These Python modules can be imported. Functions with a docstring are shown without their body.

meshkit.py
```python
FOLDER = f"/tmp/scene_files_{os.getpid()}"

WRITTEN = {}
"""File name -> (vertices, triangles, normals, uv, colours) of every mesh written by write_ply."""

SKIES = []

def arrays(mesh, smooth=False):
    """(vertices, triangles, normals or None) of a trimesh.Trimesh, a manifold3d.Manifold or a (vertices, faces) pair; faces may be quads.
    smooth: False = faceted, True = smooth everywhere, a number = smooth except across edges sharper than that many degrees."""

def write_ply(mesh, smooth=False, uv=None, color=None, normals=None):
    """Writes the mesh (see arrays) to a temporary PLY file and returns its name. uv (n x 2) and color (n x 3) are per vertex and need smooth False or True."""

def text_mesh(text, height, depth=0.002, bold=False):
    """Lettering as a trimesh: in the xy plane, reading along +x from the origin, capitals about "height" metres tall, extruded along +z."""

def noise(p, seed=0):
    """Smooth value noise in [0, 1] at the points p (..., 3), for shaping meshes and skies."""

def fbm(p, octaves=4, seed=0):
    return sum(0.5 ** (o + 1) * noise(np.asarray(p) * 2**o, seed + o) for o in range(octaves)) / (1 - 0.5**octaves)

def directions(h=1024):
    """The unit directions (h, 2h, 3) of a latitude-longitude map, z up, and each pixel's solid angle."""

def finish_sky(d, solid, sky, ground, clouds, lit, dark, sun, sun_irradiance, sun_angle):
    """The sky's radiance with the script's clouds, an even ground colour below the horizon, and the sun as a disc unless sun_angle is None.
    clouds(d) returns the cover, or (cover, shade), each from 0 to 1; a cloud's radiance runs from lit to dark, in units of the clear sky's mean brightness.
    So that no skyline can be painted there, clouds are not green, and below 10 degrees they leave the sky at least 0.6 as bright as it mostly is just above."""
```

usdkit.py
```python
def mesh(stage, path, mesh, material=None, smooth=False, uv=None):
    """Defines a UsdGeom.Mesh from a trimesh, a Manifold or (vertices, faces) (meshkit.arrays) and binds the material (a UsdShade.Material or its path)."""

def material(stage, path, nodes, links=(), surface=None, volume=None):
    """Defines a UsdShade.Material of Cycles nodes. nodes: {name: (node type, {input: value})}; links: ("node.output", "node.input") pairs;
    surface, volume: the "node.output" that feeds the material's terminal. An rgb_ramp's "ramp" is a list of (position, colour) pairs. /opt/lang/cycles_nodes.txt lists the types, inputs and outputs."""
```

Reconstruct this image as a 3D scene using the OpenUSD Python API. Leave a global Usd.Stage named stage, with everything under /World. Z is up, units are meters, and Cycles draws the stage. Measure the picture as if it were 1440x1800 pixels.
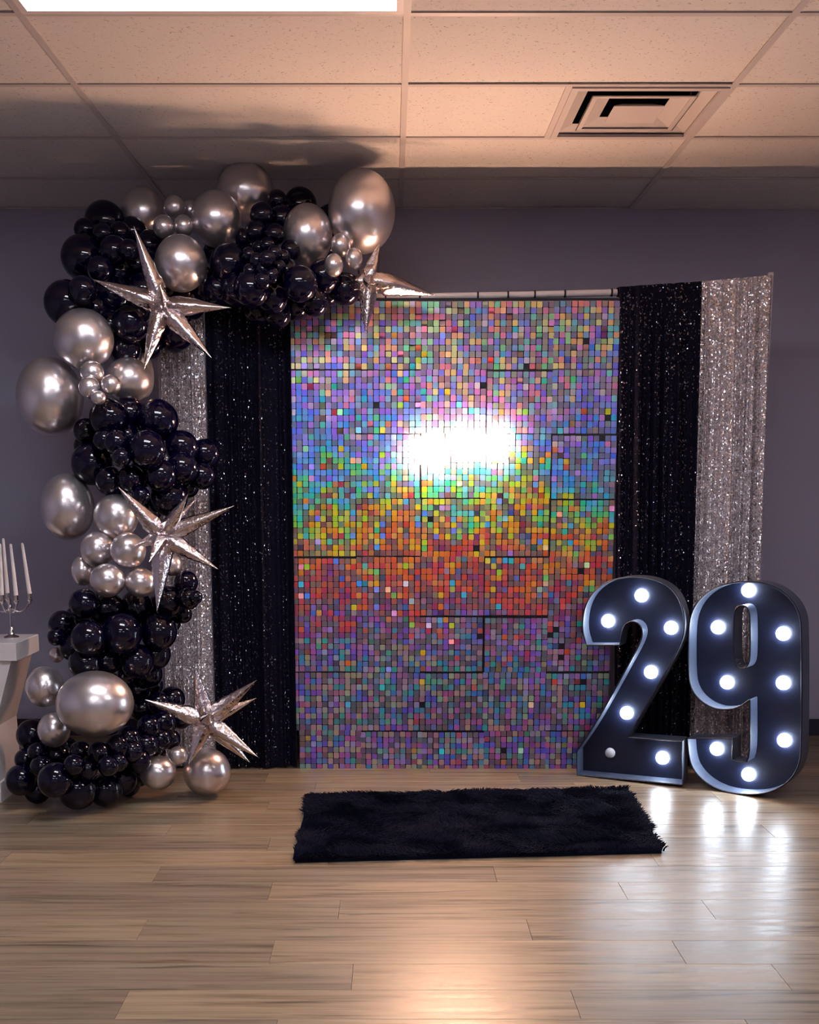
import math, random
import numpy as np
import trimesh
import shapely
from shapely.geometry import Polygon, LineString
from shapely import affinity
from pxr import Usd, UsdGeom, UsdLux, UsdShade, Sdf, Gf, Vt
import usdkit, meshkit

stage = Usd.Stage.CreateInMemory()
UsdGeom.SetStageUpAxis(stage, 'Z')
UsdGeom.SetStageMetersPerUnit(stage, 1.0)
UsdGeom.Xform.Define(stage, '/World')
UsdGeom.Scope.Define(stage, '/World/Looks')
rng = np.random.default_rng(29)
random.seed(29)

# ------------------------------------------------------------------ camera
F_PX, VPX, HORIZON, PITCH, EYE = 1928.0, 688.0, 867.0, math.radians(8.85), 1.358
CP, SP = math.cos(PITCH), math.sin(PITCH)
PPY = HORIZON + F_PX * math.tan(PITCH)
CEIL = EYE + 1.485
cam = UsdGeom.Camera.Define(stage, '/World/camera')
cam.AddTranslateOp().Set(Gf.Vec3d(0, 0, EYE))
cam.AddRotateXOp().Set(90 - math.degrees(PITCH))
cam.CreateHorizontalApertureAttr(36.0)
cam.CreateVerticalApertureAttr(45.0)
cam.CreateFocalLengthAttr(F_PX / 1440 * 36.0)
cam.CreateHorizontalApertureOffsetAttr((720 - VPX) / 1440 * 36.0)
cam.CreateVerticalApertureOffsetAttr((PPY - 900) / 1440 * 36.0)
cam.CreateClippingRangeAttr(Gf.Vec2f(0.05, 100.0))
cam.CreateExposureAttr(0.6)

TROFFER, SIGN, BULB = 14.0, 280.0, 62.0          # strengths of the lamps of the room
TROFFER_COLOUR = (0.86, 0.90, 1.0)
SIGN_COLOUR = (1.0, 0.57, 0.36)
BULB_COLOUR = (0.75, 0.87, 1.0)


def ray(px, py):
    a, b = (px - VPX) / F_PX, (PPY - py) / F_PX
    return np.array([a, CP + b * SP, -SP + b * CP])


def at(px, py, Y):                              # the point of the picture's ray that lies Y metres into the room
    d = ray(px, py)
    return np.array([0, 0, EYE]) + d * (Y / d[1])


def on_floor(px, py, Z=0.0):
    d = ray(px, py)
    return np.array([0, 0, EYE]) + d * ((Z - EYE) / d[2])


def size(px, Y, Z=EYE):                         # metres that PX pixels span at that depth
    return px * (Y * CP - (Z - EYE) * SP) / F_PX


# ------------------------------------------------------------------ helpers
taken = {}


def numbered(path):
    n = taken.get(path, 0)
    taken[path] = n + 1
    return path if n == 0 else f'{path}_{n:03d}'


def tag(p, label=None, cat=None, group=None, kind=None):
    p = p.GetPrim() if hasattr(p, 'GetPrim') else p
    for k, v in (('label', label), ('category', cat), ('group', group), ('kind', kind)):
        if v:
            p.SetCustomDataByKey(k, v)
    return p


def path_of(parent):
    if parent is None:
        return '/World'
    return str((parent.GetPrim() if hasattr(parent, 'GetPrim') else parent).GetPath())


def obj(name, mesh, mat, parent=None, smooth=False, label=None):
    m = usdkit.mesh(stage, numbered(path_of(parent) + '/' + name), mesh, M[mat], smooth)
    if label:
        tag(m, label)
    return m


def thing(name, label, cat, loc=(0, 0, 0), group=None, kind=None, rotz=0):
    x = UsdGeom.Xform.Define(stage, numbered('/World/' + name))
    x.AddTranslateOp().Set(Gf.Vec3d(*map(float, loc)))
    if rotz:
        x.AddRotateZOp().Set(float(rotz))
    tag(x, label, cat, group, kind)
    return x


def box(cx, cy, cz, sx, sy, sz):
    m = trimesh.creation.box((sx, sy, sz))
    m.apply_translation((cx, cy, cz))
    return m


def box2(x0, x1, y0, y1, z0, z1):
    return box((x0 + x1) / 2, (y0 + y1) / 2, (z0 + z1) / 2, x1 - x0, y1 - y0, z1 - z0)


def bevel_box(x0, x1, y0, y1, z0, z1, b):       # top edges chamfered
    v = []
    for z, k in ((z0, 0), (z1 - b, 0), (z1, b)):
        v += [(x0 + k, y0 + k, z), (x1 - k, y0 + k, z), (x1 - k, y1 - k, z), (x0 + k, y1 - k, z)]
    f = [(0, 3, 2, 1), (8, 9, 10, 11)]
    for r in (0, 4):
        for i in range(4):
            j = (i + 1) % 4
            f.append((r + i, r + j, r + 4 + j, r + 4 + i))
    return (np.array(v, float), np.array(f))


def tube(pts, r, sides=10, closed=False, caps=True):
    p = np.asarray(pts, float)
    n = len(p)
    rr = np.broadcast_to(r, (n,))
    t = np.gradient(p, axis=0) if not closed else np.roll(p, -1, 0) - np.roll(p, 1, 0)
    t /= np.linalg.norm(t, axis=1, keepdims=True) + 1e-12
    a = np.zeros_like(p)
    ref = np.array([0, 0, 1.0]) if abs(t[0, 2]) < 0.9 else np.array([1.0, 0, 0])
    prev = ref - t[0] * ref.dot(t[0])
    for i in range(n):
        prev = prev - t[i] * prev.dot(t[i])
        prev /= np.linalg.norm(prev) + 1e-12
        a[i] = prev
    b = np.cross(t, a)
    ang = np.arange(sides) * 2 * np.pi / sides
    v = p[:, None] + rr[:, None, None] * (np.cos(ang)[None, :, None] * a[:, None] + np.sin(ang)[None, :, None] * b[:, None])
    v = v.reshape(-1, 3)
    f = []
    for i in range(n if closed else n - 1):
        i2 = (i + 1) % n
        for j in range(sides):
            k = (j + 1) % sides
            f += [(i * sides + j, i * sides + k, i2 * sides + k), (i * sides + j, i2 * sides + k, i2 * sides + j)]
    if caps and not closed:
        v = np.vstack([v, p[0], p[-1]])
        c0, c1 = len(v) - 2, len(v) - 1
        for j in range(sides):
            k = (j + 1) % sides
            f += [(c0, k, j), (c1, (n - 1) * sides + j, (n - 1) * sides + k)]
    return trimesh.Trimesh(v, np.array(f), process=False)


def lathe(profile, sides=32):
    pr = np.asarray(profile, float)             # (radius, z) from bottom to top
    ang = np.arange(sides) * 2 * np.pi / sides
    v = np.stack([pr[:, None, 0] * np.cos(ang), pr[:, None, 0] * np.sin(ang), np.repeat(pr[:, None, 1], sides, 1)], -1).reshape(-1, 3)
    f = []
    for i in range(len(pr) - 1):
        for j in range(sides):
            k = (j + 1) % sides
            f += [(i * sides + j, i * sides + k, (i + 1) * sides + k), (i * sides + j, (i + 1) * sides + k, (i + 1) * sides + j)]
    return trimesh.Trimesh(v, np.array(f), process=False)


def extrude(poly, h):
    gs = [g for g in getattr(poly, 'geoms', [poly]) if g.area > 1e-8]
    return trimesh.util.concatenate([trimesh.creation.extrude_polygon(g, h, engine='earcut') for g in gs])


def join(*ms):
    return trimesh.util.concatenate([m if isinstance(m, trimesh.Trimesh) else trimesh.Trimesh(*meshkit.arrays(m)[:2], process=False) for m in ms])


# ------------------------------------------------------------------ materials
M = {}


def mat(name, nodes, links=(), surface='p.BSDF'):
    M[name] = usdkit.material(stage, '/World/Looks/' + name, nodes, links, surface=surface)


def plain(name, colour, rough=0.5, metallic=0.0, **kw):
    mat(name, {'p': ('principled_bsdf', {'base_color': colour, 'roughness': rough, 'metallic': metallic, **kw})})


def glow(name, colour, strength):
    mat(name, {'e': ('emission', {'color': colour, 'strength': strength})}, surface='e.emission')


glow('troffer_light', TROFFER_COLOUR, TROFFER)
glow('sign_light', SIGN_COLOUR, SIGN)
glow('bulb_light', BULB_COLOUR, BULB)
plain('bulb_unlit', (0.45, 0.43, 0.45), 0.3)
plain('white_metal', (0.72, 0.64, 0.62), 0.35)
plain('white_plastic', (0.75, 0.68, 0.68), 0.3)
plain('white_gloss', (0.70, 0.63, 0.63), 0.22)
plain('plinth_dark', (0.30, 0.28, 0.31), 0.3)
plain('black_strap', (0.006, 0.005, 0.012), 0.6)
plain('vent_dark', (0.02, 0.016, 0.03), 0.8)
plain('chrome', (0.78, 0.72, 0.72), 0.12, 1.0)
plain('candle_wax', (0.72, 0.65, 0.63), 0.45)
plain('black_balloon', (0.0016, 0.0010, 0.011), 0.04, 0.0, ior=1.5, specular_ior_level=0.45)
plain('silver_balloon', (0.76, 0.70, 0.71), 0.27, 0.90, coat_weight=0.3, coat_roughness=0.06)
plain('black_board', (0.004, 0.003, 0.010), 0.5)
plain('tin_face', (0.003, 0.005, 0.021), 0.45)
plain('tin_rim', (0.055, 0.066, 0.105), 0.40, 0.0)
plain('baseboard_paint', (0.012, 0.010, 0.028), 0.5)
mat('wall_paint', {'t': ('geometry', {}), 'n': ('noise_texture', {'scale': 160.0, 'detail': 3.0}), 'b': ('bump', {'strength': 0.06, 'distance': 0.004}),
                   'p': ('principled_bsdf', {'base_color': (0.385, 0.375, 0.49), 'roughness': 0.75})},
    [('t.position', 'n.vector'), ('n.fac', 'b.height'), ('b.normal', 'p.normal')])
mat('tile', {'t': ('geometry', {}),
             'n': ('noise_texture', {'scale': 95.0, 'detail': 2.0, 'roughness': 0.55}),
             'r': ('rgb_ramp', {'ramp': [(0.0, (0.40, 0.36, 0.34)), (0.30, (0.44, 0.40, 0.38)), (0.36, (0.76, 0.71, 0.68)), (1.0, (0.78, 0.73, 0.70))]}),
             'n2': ('noise_texture', {'scale': 260.0, 'detail': 3.0}),
             'm': ('mix', {'mix_type': 'multiply', 'fac': 0.25}),
             'b': ('bump', {'strength': 0.35, 'distance': 0.004}),
             'p': ('principled_bsdf', {'roughness': 0.9})},
    [('t.position', 'n.vector'), ('t.position', 'n2.vector'), ('n.fac', 'r.fac'), ('r.color', 'm.color1'), ('n2.color', 'm.color2'), ('m.color', 'p.base_color'), ('r.color', 'b.height'), ('b.normal', 'p.normal')])
plain('grid_metal', (0.52, 0.47, 0.46), 0.5)

# wood planks: grain along x, tone of each plank from its own random number
mat('wood', {'t': ('geometry', {}), 'o': ('object_info', {}),
             'off': ('vector_math', {'math_type': 'multiply_add', 'vector2': (1, 1, 1)}),
             'cx': ('combine_xyz', {}), 'm37': ('math', {'math_type': 'multiply', 'value2': 37.0}),
             'map1': ('mapping', {'scale': (1.6, 34.0, 5.0)}), 'map2': ('mapping', {'scale': (5.0, 150.0, 5.0)}), 'map3': ('mapping', {'scale': (0.8, 7.0, 3.0)}),
             'map4': ('mapping', {'scale': (2.6, 46.0, 5.0)}),
             'n1': ('noise_texture', {'scale': 1.0, 'detail': 4.0, 'roughness': 0.62, 'distortion': 0.5}),
             'n2': ('noise_texture', {'scale': 1.0, 'detail': 3.0, 'roughness': 0.6}),
             'n3': ('noise_texture', {'scale': 1.0, 'detail': 2.0}),
             'n4': ('noise_texture', {'scale': 1.0, 'detail': 2.0, 'distortion': 0.8}),
             'r1': ('rgb_ramp', {'ramp': [(0.25, (0.125, 0.090, 0.058)), (0.42, (0.205, 0.152, 0.100)), (0.58, (0.255, 0.194, 0.130)), (0.78, (0.31, 0.24, 0.165))]}),
             'r4': ('rgb_ramp', {'ramp': [(0.0, (0.30, 0.26, 0.26)), (0.29, (0.38, 0.34, 0.34)), (0.40, (1, 1, 1)), (1.0, (1, 1, 1))]}),
             'r5': ('rgb_ramp', {'ramp': [(0.0, (0.80, 0.80, 0.84)), (0.5, (0.97, 0.96, 0.95)), (1.0, (1.14, 1.10, 1.05))]}),
             'r3': ('rgb_ramp', {'ramp': [(0.3, (0.86, 0.86, 0.88)), (0.7, (1.08, 1.06, 1.04))]}),
             'mx1': ('mix', {'mix_type': 'overlay', 'fac': 0.22}),
             'mx2': ('mix', {'mix_type': 'multiply', 'fac': 0.8}), 'mx3': ('mix', {'mix_type': 'multiply', 'fac': 1.0}), 'mx4': ('mix', {'mix_type': 'multiply', 'fac': 1.0}),
             'b': ('bump', {'strength': 0.08, 'distance': 0.002}),
             'rr': ('map_range', {'from_min': 0.3, 'from_max': 0.7, 'to_min': 0.27, 'to_max': 0.42}),
             'p': ('principled_bsdf', {'roughness': 0.26, 'specular_ior_level': 0.40})},
    [('o.random', 'm37.value1'), ('m37.value', 'cx.x'), ('m37.value', 'cx.z'), ('t.position', 'off.vector1'), ('cx.vector', 'off.vector3'),
     ('off.vector', 'map1.vector'), ('off.vector', 'map2.vector'), ('off.vector', 'map3.vector'), ('off.vector', 'map4.vector'),
     ('map1.vector', 'n1.vector'), ('map2.vector', 'n2.vector'), ('map3.vector', 'n3.vector'), ('map4.vector', 'n4.vector'),
     ('n1.fac', 'r1.fac'), ('n4.fac', 'r4.fac'), ('o.random', 'r5.fac'), ('n3.fac', 'r3.fac'),
     ('r1.color', 'mx1.color1'), ('n2.color', 'mx1.color2'), ('mx1.color', 'mx2.color1'), ('r4.color', 'mx2.color2'),
     ('mx2.color', 'mx3.color1'), ('r5.color', 'mx3.color2'), ('mx3.color', 'mx4.color1'), ('r3.color', 'mx4.color2'),
     ('mx4.color', 'p.base_color'), ('n2.fac', 'b.height'), ('b.normal', 'p.normal'), ('n1.fac', 'rr.value'), ('rr.result', 'p.roughness')])


def sequin_cloth(name, colour, spec, rough, tilt, scale, back, share):
    """cloth with small sequins: each cell's normal leans its own way, so that single cells catch the lamps"""
    mat(name, {'t': ('geometry', {}), 'v': ('voronoi_texture', {'scale': scale, 'randomness': 0.8}),
               'sub': ('vector_math', {'math_type': 'subtract', 'vector2': (0.5, 0.5, 0.5)}),
               'sc': ('vector_math', {'math_type': 'scale', 'scale': tilt}),
               'add': ('vector_math', {'math_type': 'add'}), 'nm': ('vector_math', {'math_type': 'normalize'}),
               'p': ('principled_bsdf', {'base_color': spec, 'metallic': 1.0, 'roughness': rough}),
               'd': ('principled_bsdf', {'base_color': colour, 'roughness': 0.8, 'specular_ior_level': 0.15}),
               'r': ('rgb_ramp', {'ramp': [(0.0, (1, 1, 1)), (share, (1, 1, 1)), (share + .05, (0, 0, 0)), (1.0, (0, 0, 0))]}),
               'mm': ('math', {'math_type': 'multiply', 'value2': back}),
               'sepv': ('separate_xyz', {}), 'one': ('math', {'math_type': 'subtract', 'value1': 1.0}),
               'm': ('mix_closure', {})},
        [('t.position', 'v.vector'), ('v.color', 'sub.vector1'), ('sub.vector', 'sc.vector1'), ('t.normal', 'add.vector1'), ('sc.vector', 'add.vector2'),
         ('add.vector', 'nm.vector1'), ('nm.vector', 'p.normal'), ('v.color', 'sepv.vector'), ('sepv.x', 'r.fac'), ('r.color', 'mm.value1'), ('mm.value', 'm.fac'), ('d.BSDF', 'm.closure1'), ('p.BSDF', 'm.closure2')],
        surface='m.closure')


sequin_cloth('silver_sequin_cloth', (0.38, 0.35, 0.38), (0.90, 0.85, 0.88), 0.16, 1.0, 170.0, 0.8, 0.62)
sequin_cloth('black_sequin_cloth', (0.0016, 0.0010, 0.0095), (0.55, 0.55, 0.66), 0.06, 1.3, 170.0, 0.35, 0.10)

# holographic foil: a grating that splits light up and down, so that the hue goes by the angle between the line of sight and the piece
G0, G1 = -0.24, 0.30
hues = [(-0.24, (0.36, 0.32, 0.35)), (-0.12, (0.36, 0.30, 0.36)), (-0.085, (0.38, 0.26, 0.62)), (-0.062, (0.24, 0.14, 0.85)), (-0.045, (0.10, 0.20, 0.95)),
        (-0.028, (0.08, 0.38, 0.95)), (-0.012, (0.05, 0.62, 0.85)), (0.003, (0.04, 0.75, 0.35)), (0.015, (0.30, 0.88, 0.05)), (0.028, (0.90, 0.80, 0.02)), (0.042, (1.0, 0.42, 0.02)),
        (0.062, (1.0, 0.16, 0.05)), (0.085, (0.95, 0.08, 0.07)), (0.105, (0.38, 0.09, 0.25)), (0.130, (0.45, 0.20, 1.0)), (0.150, (0.16, 0.30, 1.0)), (0.172, (0.10, 0.68, 0.78)),
        (0.195, (0.45, 0.24, 1.0)), (0.220, (0.16, 0.26, 1.0)), (0.26, (0.50, 0.26, 1.0)), (0.30, (0.3, 0.2, 0.4))]
mat('holographic_foil', {
    'g': ('geometry', {}), 'tint': ('attribute', {'attribute': 'tint'}), 'bite': ('attribute', {'attribute': 'bite'}),
    'up': ('vector_math', {'math_type': 'dot_product', 'vector2': (0, 0, 1)}),
    'neg': ('math', {'math_type': 'multiply', 'value2': -1.0}),
    'sc': ('vector_math', {'math_type': 'scale'}), 'tan': ('vector_math', {'math_type': 'add', 'vector2': (0, 0, 1)}), 'tn': ('vector_math', {'math_type': 'normalize'}),
    's': ('vector_math', {'math_type': 'dot_product'}),
    'fac': ('map_range', {'from_min': G0, 'from_max': G1, 'to_min': 0.0, 'to_max': 1.0, 'clamp': True}),
    'hue': ('rgb_ramp', {'ramp': [((a - G0) / (G1 - G0), c) for a, c in hues]}),
    'odd': ('rgb_ramp', {'ramp': [(0.0, (0.85, 0.80, 0.80)), (0.10, (0.45, 0.14, 0.80)), (0.22, (0.12, 0.15, 1.0)), (0.35, (0.06, 0.60, 0.85)), (0.47, (0.08, 0.80, 0.28)),
                                 (0.58, (0.75, 0.85, 0.30)), (0.68, (1.0, 0.75, 0.12)), (0.78, (1.0, 0.45, 0.12)), (0.88, (1.0, 0.16, 0.22)), (1.0, (0.80, 0.25, 0.75))]}),
    'w': ('rgb_ramp', {'ramp': [(0.0, (0.65,) * 3), (0.26, (0.55,) * 3), (0.36, (0.10,) * 3), (0.62, (0.15,) * 3), (0.72, (0.55,) * 3), (1.0, (0.65,) * 3)]}),
    'mx': ('mix', {'mix_type': 'mix'}),
    'dull': ('rgb_ramp', {'ramp': [(0.0, (0.85,) * 3), (0.24, (0.70,) * 3), (0.34, (0.10,) * 3), (1.0, (0.0,) * 3)]}),
    'gm': ('mix', {'mix_type': 'mix', 'color2': (0.22, 0.195, 0.23)}),
    'p': ('principled_bsdf', {'metallic': 1.0, 'roughness': 0.48})},
    [('g.normal', 'up.vector1'), ('up.value', 'neg.value1'), ('g.normal', 'sc.vector1'), ('neg.value', 'sc.scale'), ('sc.vector', 'tan.vector1'), ('tan.vector', 'tn.vector1'),
     ('tn.vector', 's.vector1'), ('g.incoming', 's.vector2'), ('s.value', 'fac.value'), ('fac.result', 'hue.fac'), ('tint.fac', 'odd.fac'), ('fac.result', 'w.fac'),
     ('w.color', 'mx.fac'), ('hue.color', 'mx.color1'), ('odd.color', 'mx.color2'), ('bite.fac', 'dull.fac'), ('dull.color', 'gm.fac'), ('mx.color', 'gm.color1'), ('gm.color', 'p.base_color')])
mat('rug_pile', {'p': ('principled_bsdf', {'base_color': (0.0020, 0.0030, 0.0135), 'roughness': 0.8, 'specular_ior_level': 0.10, 'sheen_weight': 0.04, 'sheen_tint': (0.25, 0.3, 0.5)})})

# ------------------------------------------------------------------ the room
X0, X1, Y0, Y1 = -3.4, 3.6, -3.4, 6.10
def struct(name, mesh, m, parent=None, smooth=False):
    o = obj(name, mesh, m, parent, smooth)
    if parent is None:
        tag(o, kind='structure')
    return o

struct('wall_back', box2(X0 - .1, X1 + .1, Y1, Y1 + .1, 0, CEIL + .32), 'wall_paint')
struct('wall_left', box2(X0 - .1, X0, Y0, Y1, 0, CEIL + .32), 'wall_paint')
struct('wall_right', box2(X1, X1 + .1, Y0, Y1, 0, CEIL + .32), 'wall_paint')
struct('wall_front', box2(X0 - .1, X1 + .1, Y0 - .1, Y0, 0, CEIL + .32), 'wall_paint')
struct('baseboard_back', bevel_box(X0, X1, Y1 - .014, Y1, 0.0, .095, .006), 'baseboard_paint')

# floor: planks laid one by one where the photograph shows them, one slab under them and beyond
floor = UsdGeom.Xform.Define(stage, '/World/floor')
tag(floor, kind='structure')
PW, PL, FY0 = 0.17, 1.22, 2.86 - 0.17 * 3
obj('slab', box2(X0, X1, Y0, Y1, -.12, -.010), 'wood', floor)
obj('slab', box2(X0, X1, Y0, FY0 - .001, -.0101, 0), 'wood', floor)
rows = int(math.ceil((Y1 - FY0) / PW))
for r in range(rows):
    ya, yb = FY0 + r * PW, min(FY0 + (r + 1) * PW, Y1)
    x = X0 - ((r * 0.427 + (0.13 if r % 3 else 0.31)) % PL)
    half = 0.42 * yb + 0.25
    xl = None
    while x < X1:
        a, b = max(x, X0), min(x + PL, X1)
        if b < -half:
            xl = b if xl is None else max(xl, b)
        elif a > half:
            obj('slab', box2(a, X1, ya, yb, -.0100, -.0004), 'wood', floor)
            break
        else:
            if xl is not None:
                obj('slab', box2(X0, xl, ya, yb, -.0100, -.0004), 'wood', floor)
                xl = None
            obj('plank', bevel_box(a + .0004, b - .0004, ya + .0004, yb - .0004, -.010, 0, .0007), 'wood', floor)
        x += PL

# ceiling: tiles one by one in a tee grid
ceiling = UsdGeom.Xform.Define(stage, '/World/ceiling')
tag(ceiling, kind='structure')
TX, TY0, TD, TWD = 0.05, 3.716, 0.609, 1.216
ys = [TY0 + TD * k for k in range(-2, 4)]        # 2.50 .. 5.54, then the cut row to the wall
ys.append(Y1)
xs = [TX + TWD * k for k in range(-2, 3)]
obj('ceiling_slab', box2(X0, X1, Y0, Y1, CEIL + .28, CEIL + .32), 'vent_dark', ceiling)
obj('ceiling_slab', box2(X0, X1, Y0, ys[0], CEIL + .004, CEIL + .06), 'tile', ceiling)
obj('ceiling_slab', box2(X0, xs[0], ys[0], Y1, CEIL + .004, CEIL + .06), 'tile', ceiling)
obj('ceiling_slab', box2(xs[-1], X1, ys[0], Y1, CEIL + .004, CEIL + .06), 'tile', ceiling)
LIGHT_CELL, VENT_CELL = (1, 1), (4, 2)           # (row, column) of the light and of the vent
VENT_X = TX + TWD / 2


def ceiling_tile(xa, xb, ya, yb):
    sag = rng.uniform(0.0, 0.0025)
    tilt = rng.uniform(-.001, .001)
    v, f = bevel_box(xa + .006, xb - .006, -yb + .006, -ya - .006, 0, .016, .004)
    v = v * [1, -1, -1] + [0, 0, CEIL + .022 - sag]      # face down
    v[:, 2] += tilt * (v[:, 0] - xa)
    obj('ceiling_tile', (v, f), 'tile', ceiling)


for i in range(len(ys) - 1):
    for j in range(len(xs) - 1):
        if (i, j) == LIGHT_CELL:
            continue
        if (i, j) == (3, 2):
            ceiling_tile(xs[j], VENT_X, ys[i], ys[i + 1])
            continue
        ceiling_tile(xs[j], xs[j + 1], ys[i], ys[i + 1])
for y in ys[:-1]:
    obj('grid_bar', bevel_box(xs[0], xs[-1], y - .012, y + .012, CEIL - .0005, CEIL + .004, .0), 'grid_metal', ceiling)
for x in xs:
    obj('grid_bar', bevel_box(x - .012, x + .012, ys[0], Y1, CEIL - .001, CEIL + .0035, .0), 'grid_metal', ceiling)
obj('grid_bar', bevel_box(VENT_X - .012, VENT_X + .012, ys[3], ys[4], CEIL - .001, CEIL + .0035, .0), 'grid_metal', ceiling)
obj('wall_angle', box2(xs[0], xs[-1], Y1 - .02, Y1, CEIL - .004, CEIL + .003), 'grid_metal', ceiling)


def troffer(cx, cy, label):
    t = thing('ceiling_light', label, 'ceiling light', (cx, cy, CEIL))
    w, d = TWD / 2 - .012, TD / 2 - .012
    outer = shapely.box(-w, -d, w, d)
    fr = extrude(outer.difference(shapely.box(-w + .022, -d + .022, w - .022, d - .022)), .02)
    fr.apply_translation((0, 0, -.004))
    obj('frame', fr, 'white_metal', t)
    obj('diffuser', box2(-w + .022, w - .022, -d + .022, d - .022, .004, .012), 'troffer_light', t)
    return t


troffer(TX - TWD / 2, TY0 - TD / 2, 'lit rectangular white ceiling panel light set into the tile grid')

for lx, ly, lab in ((TX - TWD / 2, .97, 'lit ceiling panel light straight behind the photographer\'s shoulder'), (TX + 1.5 * TWD, TY0 - 2.5 * TD, 'unseen ceiling panel light added to brighten the right half of the room'),
                    (TX - TWD / 2, -1.47, 'unseen fill ceiling panel light added far back on the left of the room'), (TX + 1.5 * TWD, -1.47, 'unseen fill ceiling panel light added far back on the right of the room')):
    troffer(lx, ly, lab)  # unseen panel lights, added as fill to brighten walls, floor and balloons

# ceiling vent: a square frame with two flared louvre rings and a centre plate, dark behind
vc = ((VENT_X + xs[3]) / 2, (ys[3] + ys[4]) / 2)
vent = thing('ceiling_vent', 'square beige louvred air vent set into the ceiling tiles', 'vent', (vc[0], vc[1], CEIL))
vf = extrude(shapely.box(-.292, -.292, .292, .292).difference(shapely.box(-.266, -.266, .266, .266)), .012)
vf.apply_translation((0, 0, -.006))
obj('frame', vf, 'grid_metal', vent)


def flare(a, za, b, zb, th=.003):               # square ring that flares from half size b (up) to a (down)
    v = []
    for h, z in ((a, za), (b, zb), (b - th, zb), (a - th, za)):
        v += [(-h, -h, z), (h, -h, z), (h, h, z), (-h, h, z)]
    f = []
    for k in range(4):
        n = (k + 1) % 4
        for i in range(4):
            j = (i + 1) % 4
            f.append((k * 4 + i, k * 4 + j, n * 4 + j, n * 4 + i))
    return (np.array(v, float), np.array(f))


def lip(a, b, z):
    m = extrude(shapely.box(-a, -a, a, a).difference(shapely.box(-b, -b, b, b)), .003)
    m.apply_translation((0, 0, z))
    return m


obj('louvre', join(lip(.200, .178, -.002), flare(.200, -.002, .120, .026)), 'grid_metal', vent)
obj('louvre', join(flare(.268, .010, .215, .030)), 'grid_metal', vent)
obj('centre_plate', join(box2(-.098, .098, -.098, .098, -.004, -.001), flare(.098, -.001, .060, .018)), 'grid_metal', vent)
obj('duct', flare(.268, .032, .268, .26), 'vent_dark', vent)
obj('duct_back', box2(-.268, .268, -.268, .268, .26, .265), 'vent_dark', vent)

# ------------------------------------------------------------------ backdrop stand
BAR_Y = 5.37
stand = thing('backdrop_stand', 'white pipe backdrop stand carrying the curtains and the sequin screen', 'backdrop stand')
bar_pts = [at(px, py, BAR_Y) for px, py in ((283, 528), (420, 526), (570, 524), (760, 521), (930, 518), (1085, 514), (1228, 504), (1354, 493))]
BAR = np.array(bar_pts)
obj('crossbar', tube(bar_pts, .0155, 12), 'white_plastic', stand, 40)
for px in (600, 678, 738, 840, 893, 940, 993, 1075):
    x = at(px, 519, BAR_Y)[0]
    z = np.interp(x, BAR[:, 0], BAR[:, 2])
    obj('strap', tube([(x - .004, BAR_Y, z), (x + .004, BAR_Y, z)], .0185, 12), 'black_strap', stand, 40, 'black band round the crossbar')
for end, top in ((0, BAR[0, 2] + .03), (-1, BAR[-1, 2] + .035)):
    x = BAR[end, 0] + (.002 if end else -.012)
    up = obj('upright', box2(x - .010, x + .010, BAR_Y - .010, BAR_Y + .010, .02, top), 'white_plastic', stand)
    obj('base_foot', join(box2(x - .02, x + .02, BAR_Y - .22, BAR_Y + .24, 0.0, .02), box2(x - .03, x + .03, BAR_Y - .03, BAR_Y + .03, .02, .07)), 'white_plastic', stand)


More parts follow.
